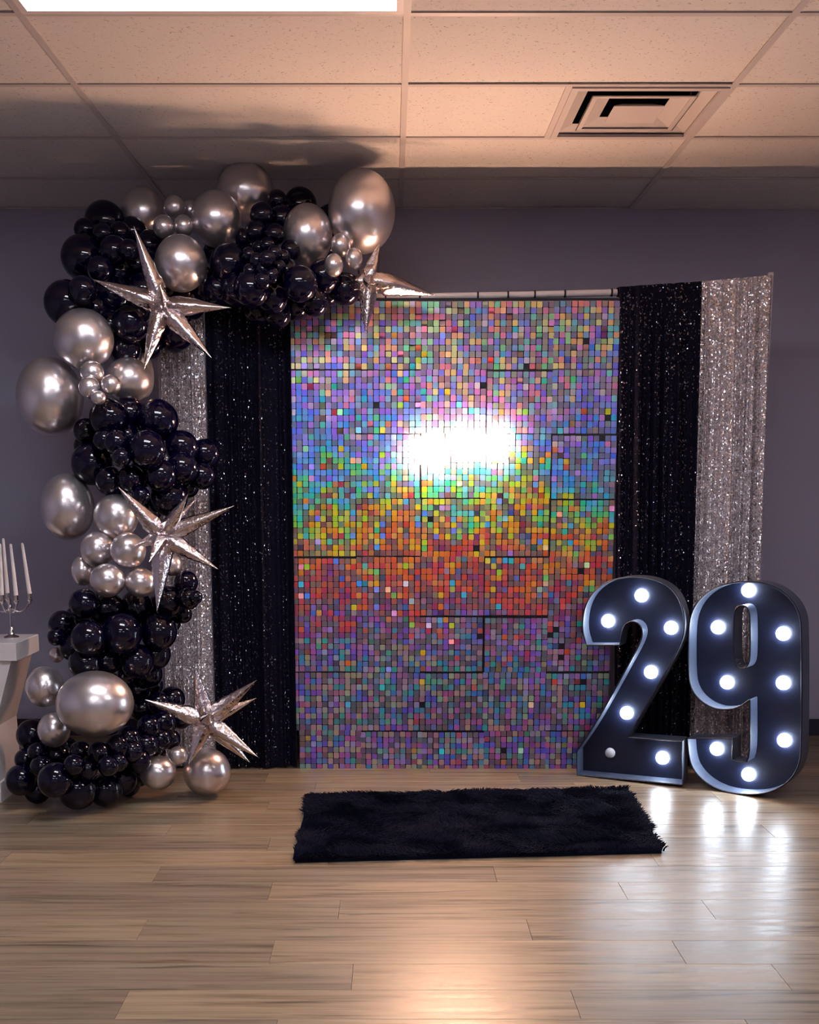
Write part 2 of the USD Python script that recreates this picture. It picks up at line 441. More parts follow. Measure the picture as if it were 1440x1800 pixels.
def bar_z(x):
    return np.interp(x, BAR[:, 0], BAR[:, 2])


def curtain(label, x_top, x_bot, y, z_bot, folds, amp, material, seed, over=True, group=None):
    r = np.random.default_rng(seed)
    nu, nv = 170, 90
    u, v = np.linspace(0, 1, nu), np.linspace(0, 1, nv)
    ph = r.uniform(0, 6.28, 6)
    fr = folds * np.array([1, 0.53, 1.71, 2.6, 3.7, 0.31])
    am = np.array([1, .7, .5, .3, .18, .6])
    warp = u + .05 * np.sin(2 * np.pi * (1.3 * u + r.uniform()))
    U, V = np.meshgrid(warp, v, indexing='ij')
    wob = sum(a * np.sin(2 * np.pi * f * U + p + .5 * np.sin(2.2 * V + p) * (i > 1)) for i, (a, f, p) in enumerate(zip(am, fr, ph)))
    wob = np.abs(wob / 2.0) ** 0.8 * np.sign(wob)
    grow = 0.25 + 0.75 * np.clip(V / .25, 0, 1)
    U0 = np.repeat(u[:, None], nv, 1)
    xa, xb = x_top[0] + (x_top[1] - x_top[0]) * U0, x_bot[0] + (x_bot[1] - x_bot[0]) * U0
    X = xa + (xb - xa) * V ** 1.1
    Zt = bar_z(X) + .017
    Z = Zt + (z_bot - Zt) * V
    Y = y + amp * wob * grow
    front = np.stack([X, Y, Z], -1)
    back = front + [0, .004, 0]
    vv = np.vstack([front.reshape(-1, 3), back.reshape(-1, 3)])
    n = nu * nv
    f = []
    idx = np.arange(n).reshape(nu, nv)
    a, b, c, d = idx[:-1, :-1].ravel(), idx[1:, :-1].ravel(), idx[1:, 1:].ravel(), idx[:-1, 1:].ravel()
    f = np.vstack([np.stack([a, d, c, b], 1), np.stack([a, b, c, d], 1) + n])
    edge = np.concatenate([idx[:, 0], idx[-1, 1:], idx[-2::-1, -1], idx[0, -2:0:-1]])
    e2 = np.roll(edge, -1)
    f = np.vstack([f, np.stack([edge, e2, e2 + n, edge + n], 1)])
    t = thing('sequin_curtain', label, 'curtain', (0, 0, 0), group)
    obj('cloth', (vv, f), material, t, True)
    # the rod pocket that wraps the bar
    k = np.linspace(x_top[0], x_top[1], 24)
    poc = tube([(q, BAR_Y, bar_z(q)) for q in k], .0215 + .0025 * np.sin(np.arange(24) * 2.1), 14)
    obj('rod_pocket', poc, material, t, 40)
    return t


def bx(px, py=900):
    return at(px, py, BAR_Y)[0]


curtain('black sequin curtain hanging left of the holographic screen', (bx(362, 540), bx(512, 540)), (bx(384, 1360), bx(524, 1360)), BAR_Y - .045, .012, 7, .022, 'black_sequin_cloth', 3)
curtain('silver sequin curtain hanging behind the balloon garland', (bx(286, 540), bx(361, 540)), (bx(296, 1360), bx(383, 1360)), BAR_Y - .04, .015, 5, .02, 'silver_sequin_cloth', 5)
curtain('black sequin curtain hanging behind the numeral 2', (bx(1084, 540), bx(1228, 520)), (bx(1078, 1330), bx(1208, 1330)), BAR_Y - .045, .012, 7, .020, 'black_sequin_cloth', 8)
curtain('silver sequin curtain on the right end of the stand', (bx(1229, 520), bx(1352, 510)), (bx(1206, 1330), bx(1324, 1330)), BAR_Y - .04, .015, 6, .022, 'silver_sequin_cloth', 11)

# ------------------------------------------------------------------ holographic sequin screen
SY = 5.335
screen = thing('shimmer_screen', 'large holographic shimmer screen of square iridescent foil sequins', 'sequin backdrop', kind='thing')
tops = [at(800, y, SY)[2] for y in (530, 650, 762, 876, 978, 1082, 1180, 1283)] + [at(800, 1362, SY)[2]]
sx0, sx1 = at(507, 560, SY)[0], at(1086, 700, SY)[0]
NC, PC = 5, 11
cw = (sx1 - sx0) / NC
pitch = cw / PC
oct_ = .42


def sequin_geometry(c, w, h, ax, az, th=.0006):
    k = .09
    o = np.array([(-.5 + k, -.5), (.5 - k, -.5), (.5, -.5 + k), (.5, .5 - k), (.5 - k, .5), (-.5 + k, .5), (-.5, .5 - k), (-.5, -.5 + k)]) * [w, h]
    fr = np.stack([o[:, 0], np.zeros(8), o[:, 1]], 1)
    v = np.vstack([fr + [0, -th, 0], fr + [0, th, 0]])
    ca, sa, cz, sz = math.cos(ax), math.sin(ax), math.cos(az), math.sin(az)
    v = v @ np.array([[1, 0, 0], [0, ca, -sa], [0, sa, ca]]).T @ np.array([[cz, -sz, 0], [sz, cz, 0], [0, 0, 1]]).T + c
    return v


OF = [(0, i, i + 1) for i in range(1, 7)] + [(8, 8 + i + 1, 8 + i) for i in range(1, 7)]
for i in range(8):
    j = (i + 1) % 8
    OF += [(i, i + 8, j + 8), (i, j + 8, j)]
OF = np.array(OF)
pieces, panels = [], {}
for r in range(8):
    zt, zb = tops[r], tops[r + 1]
    nr = max(1, int(round((zt - zb) / pitch)))
    for c in range(NC):
        dx, dz = rng.uniform(-.003, .003), rng.uniform(-.004, .003)
        if r == 7:
            dx += .022 * (1 - c / 4)
        xa = sx0 + c * cw + dx
        lean = rng.normal(0, .008)
        seam = rng.choice([0, 0, .004, .008]) if r else 0.0
        side = rng.choice([0, 0, 0, .004])
        pan = obj('panel', box2(xa + .001, xa + cw - .001, SY - .002, SY + .002, zb + dz + .001, zt + dz - .001), 'black_board', screen)
        for q in range(nr):
            for k in range(PC):
                if rng.random() < .004:
                    continue
                w = pitch * .89
                ph = (zt - zb - seam) / nr
                cz = zt - seam + dz - (q + .5) * ph
                cc = np.array([xa + side + (k + .5) * (pitch - side / PC) + rng.normal(0, .0006), SY - .0085, cz + rng.normal(0, .0006)])
                g = rng.random()
                sd = .009 if g < .6 else (.030 if g < .9 else .13)
                if r < 2:
                    sd *= 2.6 if r == 0 else 1.5
                blk = meshkit.noise(np.array([cc[0] / (pitch * 2.6) + 50, cc[2] / (pitch * 1.7), 3.0]), 4) - .5
                ax = lean + .060 * blk + rng.normal(0, sd)
                az = rng.normal(0, .05)
                pieces.append((np.linalg.norm(cc - [0, 0, EYE]), pan, sequin_geometry(cc, w, ph * .965, np.clip(ax, -.5, .5), az), rng.random(), rng.random()))


def with_tint(m, tint, bite):
    api = UsdGeom.PrimvarsAPI(m)
    api.CreatePrimvar('tint', Sdf.ValueTypeNames.FloatArray, 'vertex').Set(Vt.FloatArray.FromNumpy(np.asarray(tint, np.float32)))
    api.CreatePrimvar('bite', Sdf.ValueTypeNames.FloatArray, 'vertex').Set(Vt.FloatArray.FromNumpy(np.asarray(bite, np.float32)))


pieces.sort(key=lambda p: p[0])
for _, pan, v, t, b in pieces[:300]:
    with_tint(obj('sequin', (v, OF), 'holographic_foil', pan), np.full(16, t), np.full(16, b))
rest = pieces[300:]
vv = np.vstack([p[2] for p in rest])
ff = np.vstack([OF + 16 * i for i in range(len(rest))])
rs = obj('sequins', (vv, ff), 'holographic_foil', screen)
tag(rs, kind='stuff')
with_tint(rs, np.repeat([p[3] for p in rest], 16), np.repeat([p[4] for p in rest], 16))
# top rail of the screen
zr = tops[0] + .006
obj('top_rail', box2(sx0, sx1, SY - .004, SY + .01, zr, zr + .009), 'black_strap', screen)

# ------------------------------------------------------------------ neon sign in front of the screen
NY = 5.285
sign = thing('neon_sign', 'small glowing warm white neon sign in front of the shimmer screen', 'neon sign', at(812, 785, NY))
C = at(812, 785, NY)


def scribble(x0, x1, y0, y1, loops):
    t = np.linspace(0, 1, loops * 18)
    x = x0 + (x1 - x0) * t + size(5, NY) / size(1, NY) * np.sin(2 * np.pi * loops * t)
    env = .72 + .28 * np.sin(2 * np.pi * (1.4 * t + .1))
    y = (y0 + y1) / 2 + (y1 - y0) / 2 * np.cos(2 * np.pi * loops * t) * env
    return [at(a, b, NY) - C for a, b in zip(x, y)]


obj('tube', tube(scribble(731, 780, 768, 816, 5), .0085, 8), 'sign_light', sign, True)
obj('tube', tube(scribble(801, 890, 755, 798, 8), .0085, 8), 'sign_light', sign, True)
for px, py in ((730, 760), (784, 820), (800, 750), (895, 806)):
    p = at(px, py, NY) - C
    obj('standoff', tube([p + [0, .006, 0], p + [0, SY - .010 - NY, 0]], .003, 8), 'chrome', sign)

# ------------------------------------------------------------------ rug
rc = [on_floor(540, 1403), on_floor(1105, 1390), on_floor(1172, 1502), on_floor(510, 1519)]
RX0, RX1 = (rc[0][0] + rc[3][0]) / 2, (rc[1][0] + rc[2][0]) / 2
rug_quad = np.array([rc[3][:2], rc[2][:2], rc[1][:2], rc[0][:2]])
rug = thing('shag_rug', 'black shaggy rectangular rug on the wood floor before the screen', 'rug')


def rug_pt(u, v):
    u, v = np.asarray(u)[..., None], np.asarray(v)[..., None]
    return (1 - u) * (1 - v) * rug_quad[0] + u * (1 - v) * rug_quad[1] + u * v * rug_quad[2] + (1 - u) * v * rug_quad[3]


nu, nv = 60, 40
uu, vv2 = np.meshgrid(np.linspace(.012, .988, nu), np.linspace(.012, .988, nv), indexing='ij')
pt = rug_pt(uu, vv2)
zz = .012 + .004 * meshkit.fbm(np.concatenate([pt * 9, np.zeros(pt.shape[:2] + (1,))], -1), 3)
top = np.concatenate([pt, zz[..., None]], -1).reshape(-1, 3)
botm = top * [1, 1, 0] + [0, 0, .001]
idx = np.arange(nu * nv).reshape(nu, nv)
a, b, c, d = idx[:-1, :-1].ravel(), idx[1:, :-1].ravel(), idx[1:, 1:].ravel(), idx[:-1, 1:].ravel()
n = nu * nv
f = np.vstack([np.stack([a, b, c, d], 1), np.stack([a, d, c, b], 1) + n])
edge = np.concatenate([idx[:, 0], idx[-1, 1:], idx[-2::-1, -1], idx[0, -2:0:-1]])
e2 = np.roll(edge, -1)
f = np.vstack([f, np.stack([edge, edge + n, e2 + n, e2], 1)])
obj('backing', (np.vstack([top, botm]), f), 'rug_pile', rug)
NH = 52000
u, v = rng.uniform(.006, .994, NH), rng.uniform(.006, .994, NH)
root = rug_pt(u, v)
q3 = np.concatenate([root * 5.5, np.zeros((NH, 1))], 1)
ang = 2 * np.pi * 1.6 * meshkit.fbm(q3, 3, 5) + rng.normal(0, .55, NH)
lie = .35 + .8 * meshkit.noise(q3 * 1.7, 9)
ln = rng.uniform(.020, .032, NH)
dirs = np.stack([np.cos(ang), np.sin(ang)], 1)
P = np.zeros((NH, 4, 3))
for k, s in enumerate((0, .35, .7, 1.0)):
    P[:, k, :2] = root + dirs * (ln * lie * s ** 1.6 * .9)[:, None]
    P[:, k, 2] = .010 + ln * s * (1 - .42 * lie * s)
pile = UsdGeom.BasisCurves.Define(stage, path_of(rug) + '/pile')
pile.CreateTypeAttr('linear')
pile.CreatePointsAttr(Vt.Vec3fArray.FromNumpy(P.reshape(-1, 3).astype(np.float32)))
pile.CreateCurveVertexCountsAttr(Vt.IntArray.FromNumpy(np.full(NH, 4, np.int32)))
wd = np.tile(np.array([.0034, .0032, .0026, .0012], np.float32), NH)
pile.CreateWidthsAttr(Vt.FloatArray.FromNumpy(wd))
pile.SetWidthsInterpolation('vertex')
UsdShade.MaterialBindingAPI.Apply(pile.GetPrim()).Bind(M['rug_pile'])
tag(pile, kind='stuff')

# ------------------------------------------------------------------ marquee numerals
CR = lambda pts: [(980 + x / 3.13, 980 + y / 3.13) for x, y in pts]     # read off an enlarged view of the picture


def smooth_outline(pts, keep=(), n=3):
    """rounds the outline by cutting corners, except at the corners listed"""
    p = [(np.array(q), i in keep) for i, q in enumerate(pts)]
    for _ in range(n):
        o = []
        for i in range(len(p)):
            (a, ka), (b, kb) = p[i], p[(i + 1) % len(p)]
            if ka:
                o.append((a, True))
            if not ka:
                o.append((.75 * a + .25 * b, False))
            if not kb:
                o.append((.25 * a + .75 * b, False))
        p = o
    return [tuple(q) for q, _ in p]


def numeral(name, label, outline, hole, foot, yaw, bulbs, unlit, depth=.105):
    o = on_floor(*foot)
    yw = math.radians(yaw)
    e, nrm = np.array([math.cos(yw), -math.sin(yw), 0]), np.array([-math.sin(yw), -math.cos(yw), 0])

    def local(px, py, back=0.0):                # the picture's ray meets the numeral's plane, or the one that lies BACK behind it
        d = ray(px, py)
        q = o - nrm * back
        k = ((q - [0, 0, EYE]) @ nrm) / (d @ nrm)
        w = np.array([0, 0, EYE]) + d * k - q
        return w @ e, w[2]
    G = Polygon([local(*p) for p in outline], [[local(*p) for p in hole]] if hole else []).buffer(0)
    G = affinity.translate(G, 0, .001 - G.bounds[1])
    T = np.eye(4)
    T[:3, 0], T[:3, 1], T[:3, 2] = e, (0, 0, 1), nrm       # local x, y, z -> world
    t = thing(name, label, 'marquee light number', o)

    def place(m, back):
        m.apply_translation((0, 0, -back))
        m.apply_transform(T)
        return m
    obj('rim', place(extrude(G.difference(G.buffer(-.004)), depth), depth), 'tin_rim', t)
    lip = trimesh.util.concatenate([tube([(x, y, 0) for x, y in np.array(rg.coords)[:-1]], .0038, 6, closed=True) for g in getattr(G.buffer(-.002), 'geoms', [G.buffer(-.002)]) for rg in [g.exterior, *g.interiors]])
    obj('rolled_edge', place(lip, 0), 'tin_face', t, 40)
    obj('face', place(extrude(G.buffer(-.003), .006), depth - .004), 'tin_face', t)
    dome = [(0.0, .024), (.010, .0225), (.018, .018), (.0235, .010), (.025, .0), (.025, -.004)][::-1]
    for px, py in bulbs:
        x, y = local(px, py, depth - .02)
        m = lathe([(a * 1.28, b * 1.08) for a, b in dome], 20)
        m.apply_translation((x, y, .004))
        obj('bulb', place(m, depth - .006), 'bulb_light', t, 60)
    for px, py in unlit:
        x, y = local(px, py, depth - .02)
        m = lathe([(a * 1.0, b) for a, b in dome], 20)
        m.apply_translation((x, y, .004))
        obj('bulb', place(m, depth - .006), 'bulb_unlit', t, 60, 'unlit grey bulb')
    return t


two = [(160, 487), (138, 420), (136, 350), (150, 270), (190, 195), (260, 140), (340, 112), (430, 105), (520, 115), (600, 148), (660, 205), (695, 290), (703, 380), (688, 460), (640, 560), (560, 700), (470, 850), (395, 990),
       (690, 1012), (690, 1256), (105, 1200), (105, 1068), (200, 930), (300, 755), (390, 590), (445, 490), (467, 430), (462, 390), (438, 362), (405, 355), (375, 370), (358, 410), (345, 487)]
numeral('marquee_number', 'black tin marquee number 2 with round bulbs, one unlit', CR(smooth_outline(two, (0, 17, 18, 19, 20, 21, 32), 2)), None, (1013.5, 1363), 27.0,
        [(1127, 1047), (1068, 1092), (1179, 1104), (1143.6, 1182), (1101, 1254), (1164, 1333)], [(1072, 1324)])
nine = [(715, 1000), (718, 1080), (735, 1160), (790, 1230), (870, 1282), (960, 1308), (1060, 1316), (1150, 1308), (1240, 1270), (1300, 1215), (1335, 1140), (1346, 1050), (1346, 400), (1335, 320), (1298, 248), (1230, 186), (1150, 150),
        (1050, 138), (940, 148), (850, 180), (780, 235), (735, 310), (718, 400), (718, 660), (735, 735), (780, 795), (850, 838), (920, 850), (1000, 836), (1056, 795), (1058, 1125), (1010, 1135), (966, 1120), (966, 1002)]
hole = [(972, 330), (985, 285), (1015, 272), (1045, 285), (1058, 330), (1058, 560), (1045, 605), (1015, 620), (985, 605), (972, 560)]
numeral('marquee_number', 'black tin marquee number 9 with eight lit round bulbs', CR(smooth_outline(nine, (0, 29, 32, 33), 2)), CR(smooth_outline(hole, (), 2)), (1318, 1400), 37.0,
        [(1315, 1038), (1261, 1103), (1376, 1114), (1277, 1200), (1376, 1201), (1378, 1302), (1259, 1317), (1315, 1362)], [])

# ------------------------------------------------------------------ balloons
src = stage.CreateClassPrim('/World/balloon_source')
prof = []
for a in np.linspace(-math.pi / 2, math.pi / 2, 30):
    z, r = math.sin(a), math.cos(a)
    if z < 0:
        z, r = z * 1.13, r * (1 - .10 * (z ** 2) * 1.0)
    prof.append((max(r, 0), z))
prof[0] = (.075, -1.105)
prof = [(.05, -1.13)] + prof
body = lathe(prof, 48)
knot = lathe([(.0, -1.24), (.10, -1.235), (.105, -1.22), (.06, -1.19), (.045, -1.165), (.075, -1.145), (.075, -1.12), (.04, -1.10)], 12)
for col, matname in (('silver', 'silver_balloon'), ('black', 'black_balloon')):
    p = UsdGeom.Xform.Define(stage, f'/World/balloon_source/{col}')
    usdkit.mesh(stage, f'/World/balloon_source/{col}/body', body, M[matname], True)
    usdkit.mesh(stage, f'/World/balloon_source/{col}/knot', knot, M[matname], True)

# px, py, rx, ry, depth, label
SILVER = [
    (252, 374, 37, 42, 4.84, 'silver chrome balloon topmost on the left bend of the arch'),
    (307, 364, 18, 19, 4.76, 'upper small silver balloon of the trio near the arch top left'),
    (288, 399, 18, 20, 4.72, 'lower left small silver balloon of the trio near the arch top'),
    (323, 397, 16, 18, 4.72, 'lower right small silver balloon of the trio near the arch top'),
    (335, 370, 15, 17, 4.86, 'small silver balloon half hidden behind the top trio'),
    (380, 385, 43, 46, 4.80, 'silver chrome balloon right of the small trio under the arch top'),
    (318, 463, 44, 47, 4.74, 'silver chrome balloon just above the upper foil star'),
    (432, 338, 48, 48, 4.98, 'silver chrome balloon highest at the middle of the arch top'),
    (541, 413, 42, 51, 4.80, 'egg shaped silver balloon left of the biggest balloon at the arch end'),
    (636, 372, 57, 68, 4.91, 'largest silver chrome balloon at the right end of the arch'),
    (599, 431, 17, 20, 4.76, 'topmost of three small silver balloons at the arch end'),
    (622, 455, 15, 18, 4.75, 'right one of three small silver balloons at the arch end'),
    (587, 466, 16, 19, 4.72, 'lowest of three small silver balloons at the arch end'),
    (147, 596, 51, 51, 4.74, 'silver chrome balloon on top of the left side cluster'),
    (88, 697, 56, 67, 4.70, 'large silver chrome balloon sticking out farthest left'),
    (226, 668, 40, 38, 4.72, 'silver chrome balloon right of the left side quartet'),
    (252, 660, 18, 38, 4.84, 'silver balloon peeping out right of the left side cluster'),
    (162, 655, 20, 20, 4.50, 'top small silver balloon of the left side quartet'),
    (157, 681, 18, 19, 4.46, 'left small silver balloon of the left side quartet'),
    (195, 676, 17, 17, 4.46, 'right small silver balloon of the left side quartet'),
    (173, 699, 13, 12, 4.45, 'lowest and smallest silver balloon of the left side quartet'),
    (118, 891, 46, 58, 4.74, 'large silver chrome balloon at the left, level with the middle star'),
    (204, 908, 39, 40, 4.68, 'silver chrome balloon just left of the middle foil star'),
    (172, 966, 30, 32, 4.66, 'silver balloon at the upper left of the middle bunch of five'),
    (225, 968, 31, 32, 4.60, 'silver balloon at the upper right of the middle bunch of five'),
    (146, 1003, 20, 27, 4.70, 'silver balloon half hidden at the left of the middle bunch'),
    (189, 1020, 31, 30, 4.58, 'silver balloon at the lower left of the middle bunch of five'),
    (247, 1024, 28, 26, 4.62, 'silver balloon at the lower right of the middle bunch of five'),
    (303, 994, 17, 20, 4.78, 'silver balloon peeping out behind the middle foil star'),
    (100, 1151, 13, 14, 4.80, 'tiny silver balloon above the lower left silver balloon'),
    (78, 1207, 34, 37, 4.70, 'silver chrome balloon beside the white plinth'),
    (167, 1237, 69, 60, 4.58, 'biggest silver chrome balloon low on the garland'),
    (95, 1283, 29, 32, 4.64, 'silver balloon under the left edge of the biggest low balloon'),
    (278, 1358, 33, 31, 4.74, 'silver balloon on the floor, left one under the lowest star'),
    (313, 1328, 17, 17, 4.68, 'small silver balloon between the two silver ones on the floor'),
    (364, 1357, 43, 43, 4.82, 'silver balloon on the floor, right one under the lowest star'),
]
# clusters of black balloons: (where, [(px, py, r, depth)])
BLACK = [
    ('at the outer upper left bend', [(184, 390, 34, 4.84), (150, 404, 19, 4.78), (181, 411, 17, 4.72), (210, 409, 18, 4.72), (147, 453, 38, 4.78), (200, 441, 25, 4.72), (226, 440, 18, 4.70), (176, 473, 22, 4.70), (208, 478, 28, 4.76), (240, 466, 22, 4.78), (233, 408, 25, 4.86), (262, 432, 26, 4.86), (268, 470, 26, 4.88)]),
    ('around the upper foil star', [(117, 533, 38, 4.78), (146, 510, 24, 4.72), (165, 545, 30, 4.80), (198, 520, 34, 4.80), (230, 567, 32, 4.74), (196, 572, 27, 4.80), (220, 613, 28, 4.76), (307, 586, 32, 4.90), (268, 555, 30, 4.86), (252, 512, 30, 4.84), (330, 530, 32, 4.92), (300, 505, 30, 4.92), (262, 606, 24, 4.90), (360, 500, 28, 4.90)]),
    ('on top between silver arch balloons', [(487, 352, 17, 4.78), (528, 360, 28, 4.92), (461, 378, 21, 4.76), (495, 384, 22, 4.80), (450, 408, 19, 4.76), (483, 412, 18, 4.72), (511, 440, 17, 4.76), (432, 420, 18, 4.80), (500, 365, 16, 4.82)]),
    ('of small ones under the arch top', [(456, 437, 14, 4.70), (438, 448, 13, 4.70), (470, 431, 13, 4.68), (483, 445, 13, 4.67), (497, 452, 13, 4.69), (452, 458, 13, 4.66), (470, 455, 14, 4.64), (490, 470, 13, 4.66), (463, 474, 13, 4.66), (440, 477, 13, 4.70), (478, 484, 13, 4.66), (462, 494, 14, 4.68)]),
    ('between the two biggest balloons at arch end', [(583, 392, 30, 4.93), (566, 440, 28, 4.93)]),
    ('hanging under the arch', [(404, 464, 34, 4.78), (503, 478, 25, 4.74), (528, 499, 30, 4.78), (553, 530, 25, 4.86), (488, 551, 24, 4.88), (607, 508, 27, 4.88), (442, 508, 31, 4.78), (478, 522, 28, 4.80), (415, 510, 27, 4.84), (570, 485, 28, 4.86), (382, 508, 24, 4.90), (520, 535, 26, 4.90), (452, 545, 24, 4.92), (575, 515, 22, 4.92), (545, 468, 24, 4.88), (380, 445, 22, 4.90)]),
    ('in the upper left middle', [(192, 735, 34, 4.68), (152, 758, 22, 4.72), (163, 815, 37, 4.68), (228, 728, 28, 4.74), (205, 778, 22, 4.62), (183, 774, 19, 4.64), (214, 804, 17, 4.58), (192, 845, 25, 4.68), (231, 842, 24, 4.64), (205, 868, 20, 4.72), (222, 768, 24, 4.70), (150, 785, 20, 4.76)]),
    ('in the upper right middle', [(277, 739, 36, 4.74), (258, 790, 33, 4.66), (319, 786, 29, 4.74), (360, 798, 26, 4.80), (320, 823, 28, 4.70), (355, 837, 23, 4.78), (282, 836, 28, 4.68), (297, 874, 33, 4.74), (248, 871, 16, 4.60), (250, 832, 24, 4.72), (330, 855, 20, 4.84), (262, 895, 24, 4.80), (243, 745, 24, 4.82)]),
    ('below the middle bunch, left side', [(148, 1062, 27, 4.70), (110, 1098, 25, 4.74), (98, 1120, 15, 4.68), (155, 1122, 31, 4.64), (186, 1070, 32, 4.72), (128, 1138, 24, 4.70), (150, 1165, 30, 4.70), (186, 1160, 27, 4.72), (135, 1090, 24, 4.78), (190, 1180, 24, 4.78)]),
    ('below the middle star, right side', [(327, 1024, 21, 4.78), (331, 1052, 20, 4.72), (344, 1050, 12, 4.70), (214, 1114, 36, 4.64), (279, 1111, 33, 4.74), (297, 1058, 28, 4.80), (240, 1068, 30, 4.74), (240, 1162, 31, 4.70), (273, 1150, 28, 4.80), (218, 1190, 24, 4.80), (262, 1185, 25, 4.84), (322, 1080, 16, 4.84), (275, 1072, 24, 4.86), (300, 1095, 18, 4.86)]),
    ('left of the lowest star', [(303, 1229, 23, 4.86), (278, 1236, 21, 4.84), (252, 1246, 24, 4.84), (242, 1212, 23, 4.86), (268, 1204, 20, 4.90), (288, 1270, 24, 4.82), (262, 1278, 22, 4.76), (283, 1300, 20, 4.76), (258, 1310, 22, 4.74), (300, 1300, 18, 4.82), (272, 1322, 20, 4.82), (318, 1262, 20, 4.90), (244, 1338, 22, 4.72), (226, 1300, 24, 4.74)]),
    ('on the floor beside the white plinth', [(56, 1292, 28, 4.76), (45, 1335, 20, 4.68), (37, 1371, 28, 4.66), (97, 1371, 32, 4.60), (137, 1388, 36, 4.60), (66, 1390, 24, 4.68), (100, 1330, 26, 4.68), (72, 1348, 20, 4.62), (130, 1345, 19, 4.56), (66, 1322, 18, 4.66)]),
    ('on the floor in the middle', [(142, 1322, 20, 4.60), (173, 1324, 21, 4.58), (154, 1352, 18, 4.56), (190, 1346, 19, 4.56), (208, 1340, 17, 4.58), (212, 1370, 30, 4.66), (186, 1388, 31, 4.62), (243, 1362, 22, 4.78), (226, 1388, 22, 4.74), (206, 1312, 22, 4.66), (232, 1320, 20, 4.70), (118, 1316, 20, 4.72)]),
]
balls = []
for px, py, rx, ry, Y, lab in SILVER:
    balls.append(dict(px=px, py=py, rx=rx, ry=ry, Y=Y, lab=lab, col='silver', group=None))
ORD = 'topmost second third fourth fifth sixth seventh eighth ninth tenth eleventh twelfth thirteenth fourteenth fifteenth sixteenth'.split()
for where, lst in BLACK:
    order = sorted(range(len(lst)), key=lambda i: lst[i][1] - lst[i][2])
    for k, i in enumerate(order):
        px, py, r, Y = lst[i]
        sz = 'small' if r < 19 else 'medium' if r < 29 else 'large'
        pos = ('topmost' if k == 0 else 'lowest' if k == len(lst) - 1 else ORD[k] + ' from top') + ' of the cluster ' + where
        balls.append(dict(px=px, py=py, rx=r, ry=r * 1.03, Y=Y, lab=f'{sz} black balloon, {pos}', col='black', group='black balloons ' + where))
for b in balls:                                  # the garland leans: at the top it hugs the curtains, at the foot it comes forward
    b['Y'] += float(np.interp(b['py'], [380, 600, 900, 1200], [.30, .26, .13, 0.0]))
    if b['py'] + b['ry'] < 508 and b['px'] < 600:    # above the crossbar the garland wraps over it
        b['Y'] += float(np.interp(b['py'], [340, 450], [.20, .06]))
N = len(balls)
ABOVE = np.array([b['py'] + b['ry'] < 508 for b in balls])
bpx = np.array([(b['px'], b['py']) for b in balls], float)
brx = np.array([size(b['rx'], b['Y']) for b in balls])
bY = np.array([b['Y'] for b in balls])
bY0 = bY.copy()
pos = np.array([at(p[0], p[1], y) for p, y in zip(bpx, bY)])
for it in range(120):                            # push touching balloons apart along the line of sight only
    pos = np.array([at(p[0], p[1], y) for p, y in zip(bpx, bY)])
    dl = np.linalg.norm(pos[:, None, [0, 2]] - pos[None, :, [0, 2]], axis=-1)
    need = .93 * (brx[:, None] + brx[None])
    want = np.sqrt(np.maximum(need ** 2 - dl ** 2, 0))
    dy = bY[:, None] - bY[None]
    sg = np.sign(bY0[:, None] - bY0[None])
    sg[sg == 0] = np.sign(np.arange(N)[:, None] - np.arange(N)[None])[sg == 0]
    short = np.maximum(want - dy * sg, 0) * (want > 0)
    np.fill_diagonal(short, 0)
    bY = bY + np.clip((short * sg).sum(1) * .22, -.02, .02)
    bY += (bY0 - bY) * .02
    bY = np.clip(bY, 4.42, np.where(ABOVE, 5.50, 5.27) - brx)
for i, b in enumerate(balls):
    Y = bY[i]
    c = at(b['px'], b['py'], Y)
    rx, rz = size(b['rx'], Y), size(b['ry'], Y)
    c[2] = max(c[2], rz + .002)
    core = np.array([0, Y + .35, 0])              # the neck points back into the garland
    to = np.array([rng.normal(0, .25), 1.0, rng.normal(0, .25)])
    x = thing('silver_balloon' if b['col'] == 'silver' else 'black_balloon', b['lab'], 'balloon', c, b['group'])
    to /= np.linalg.norm(to)
    q = Gf.Rotation(Gf.Vec3d(0, 0, -1), Gf.Vec3d(*map(float, to)))
    # stretch in the picture's x and z first, then turn the neck back
    mS = Gf.Matrix4d().SetScale(Gf.Vec3d(rx, (rx + rz) / 2, rz))
    mR = Gf.Matrix4d().SetRotate(q)
    x.ClearXformOpOrder()
    x.AddTransformOp().Set(mR * mS * Gf.Matrix4d().SetTranslate(Gf.Vec3d(*map(float, c))))
    x.GetPrim().GetReferences().AddInternalReference('/World/balloon_source/' + b['col'])
    x.GetPrim().SetInstanceable(True)


# ------------------------------------------------------------------ foil star bursts
def spike(length, w, seed):
    """a foil cone along +z: fat near its root, seams along it, puckered where it leaves the middle"""
    r = np.random.default_rng(seed)
    nt, ns = 26, 16
    t = np.linspace(0, 1, nt)
    prof = np.interp(t, [0, .06, .16, .28, .5, .75, .93, 1.0], [.30, .62, .95, 1.0, .74, .38, .11, .012])
    ang = np.arange(ns) * 2 * np.pi / ns
    edge = 1 + .13 * np.cos(4 * ang) ** 3
    pk = np.exp(-t / .16)[:, None] * r.normal(0, .13, (nt, ns)) + .035 * r.normal(0, 1, (nt, ns)) * (t < .6)[:, None]
    rad = w * prof[:, None] * (edge[None] + pk)
    v = np.stack([rad * np.cos(ang), rad * np.sin(ang), np.repeat((t * length)[:, None], ns, 1)], -1).reshape(-1, 3)
    f = []
    for i in range(nt - 1):
        for j in range(ns):
            k = (j + 1) % ns
            f += [(i * ns + j, i * ns + k, (i + 1) * ns + k), (i * ns + j, (i + 1) * ns + k, (i + 1) * ns + j)]
    return trimesh.Trimesh(v, np.array(f), process=False)


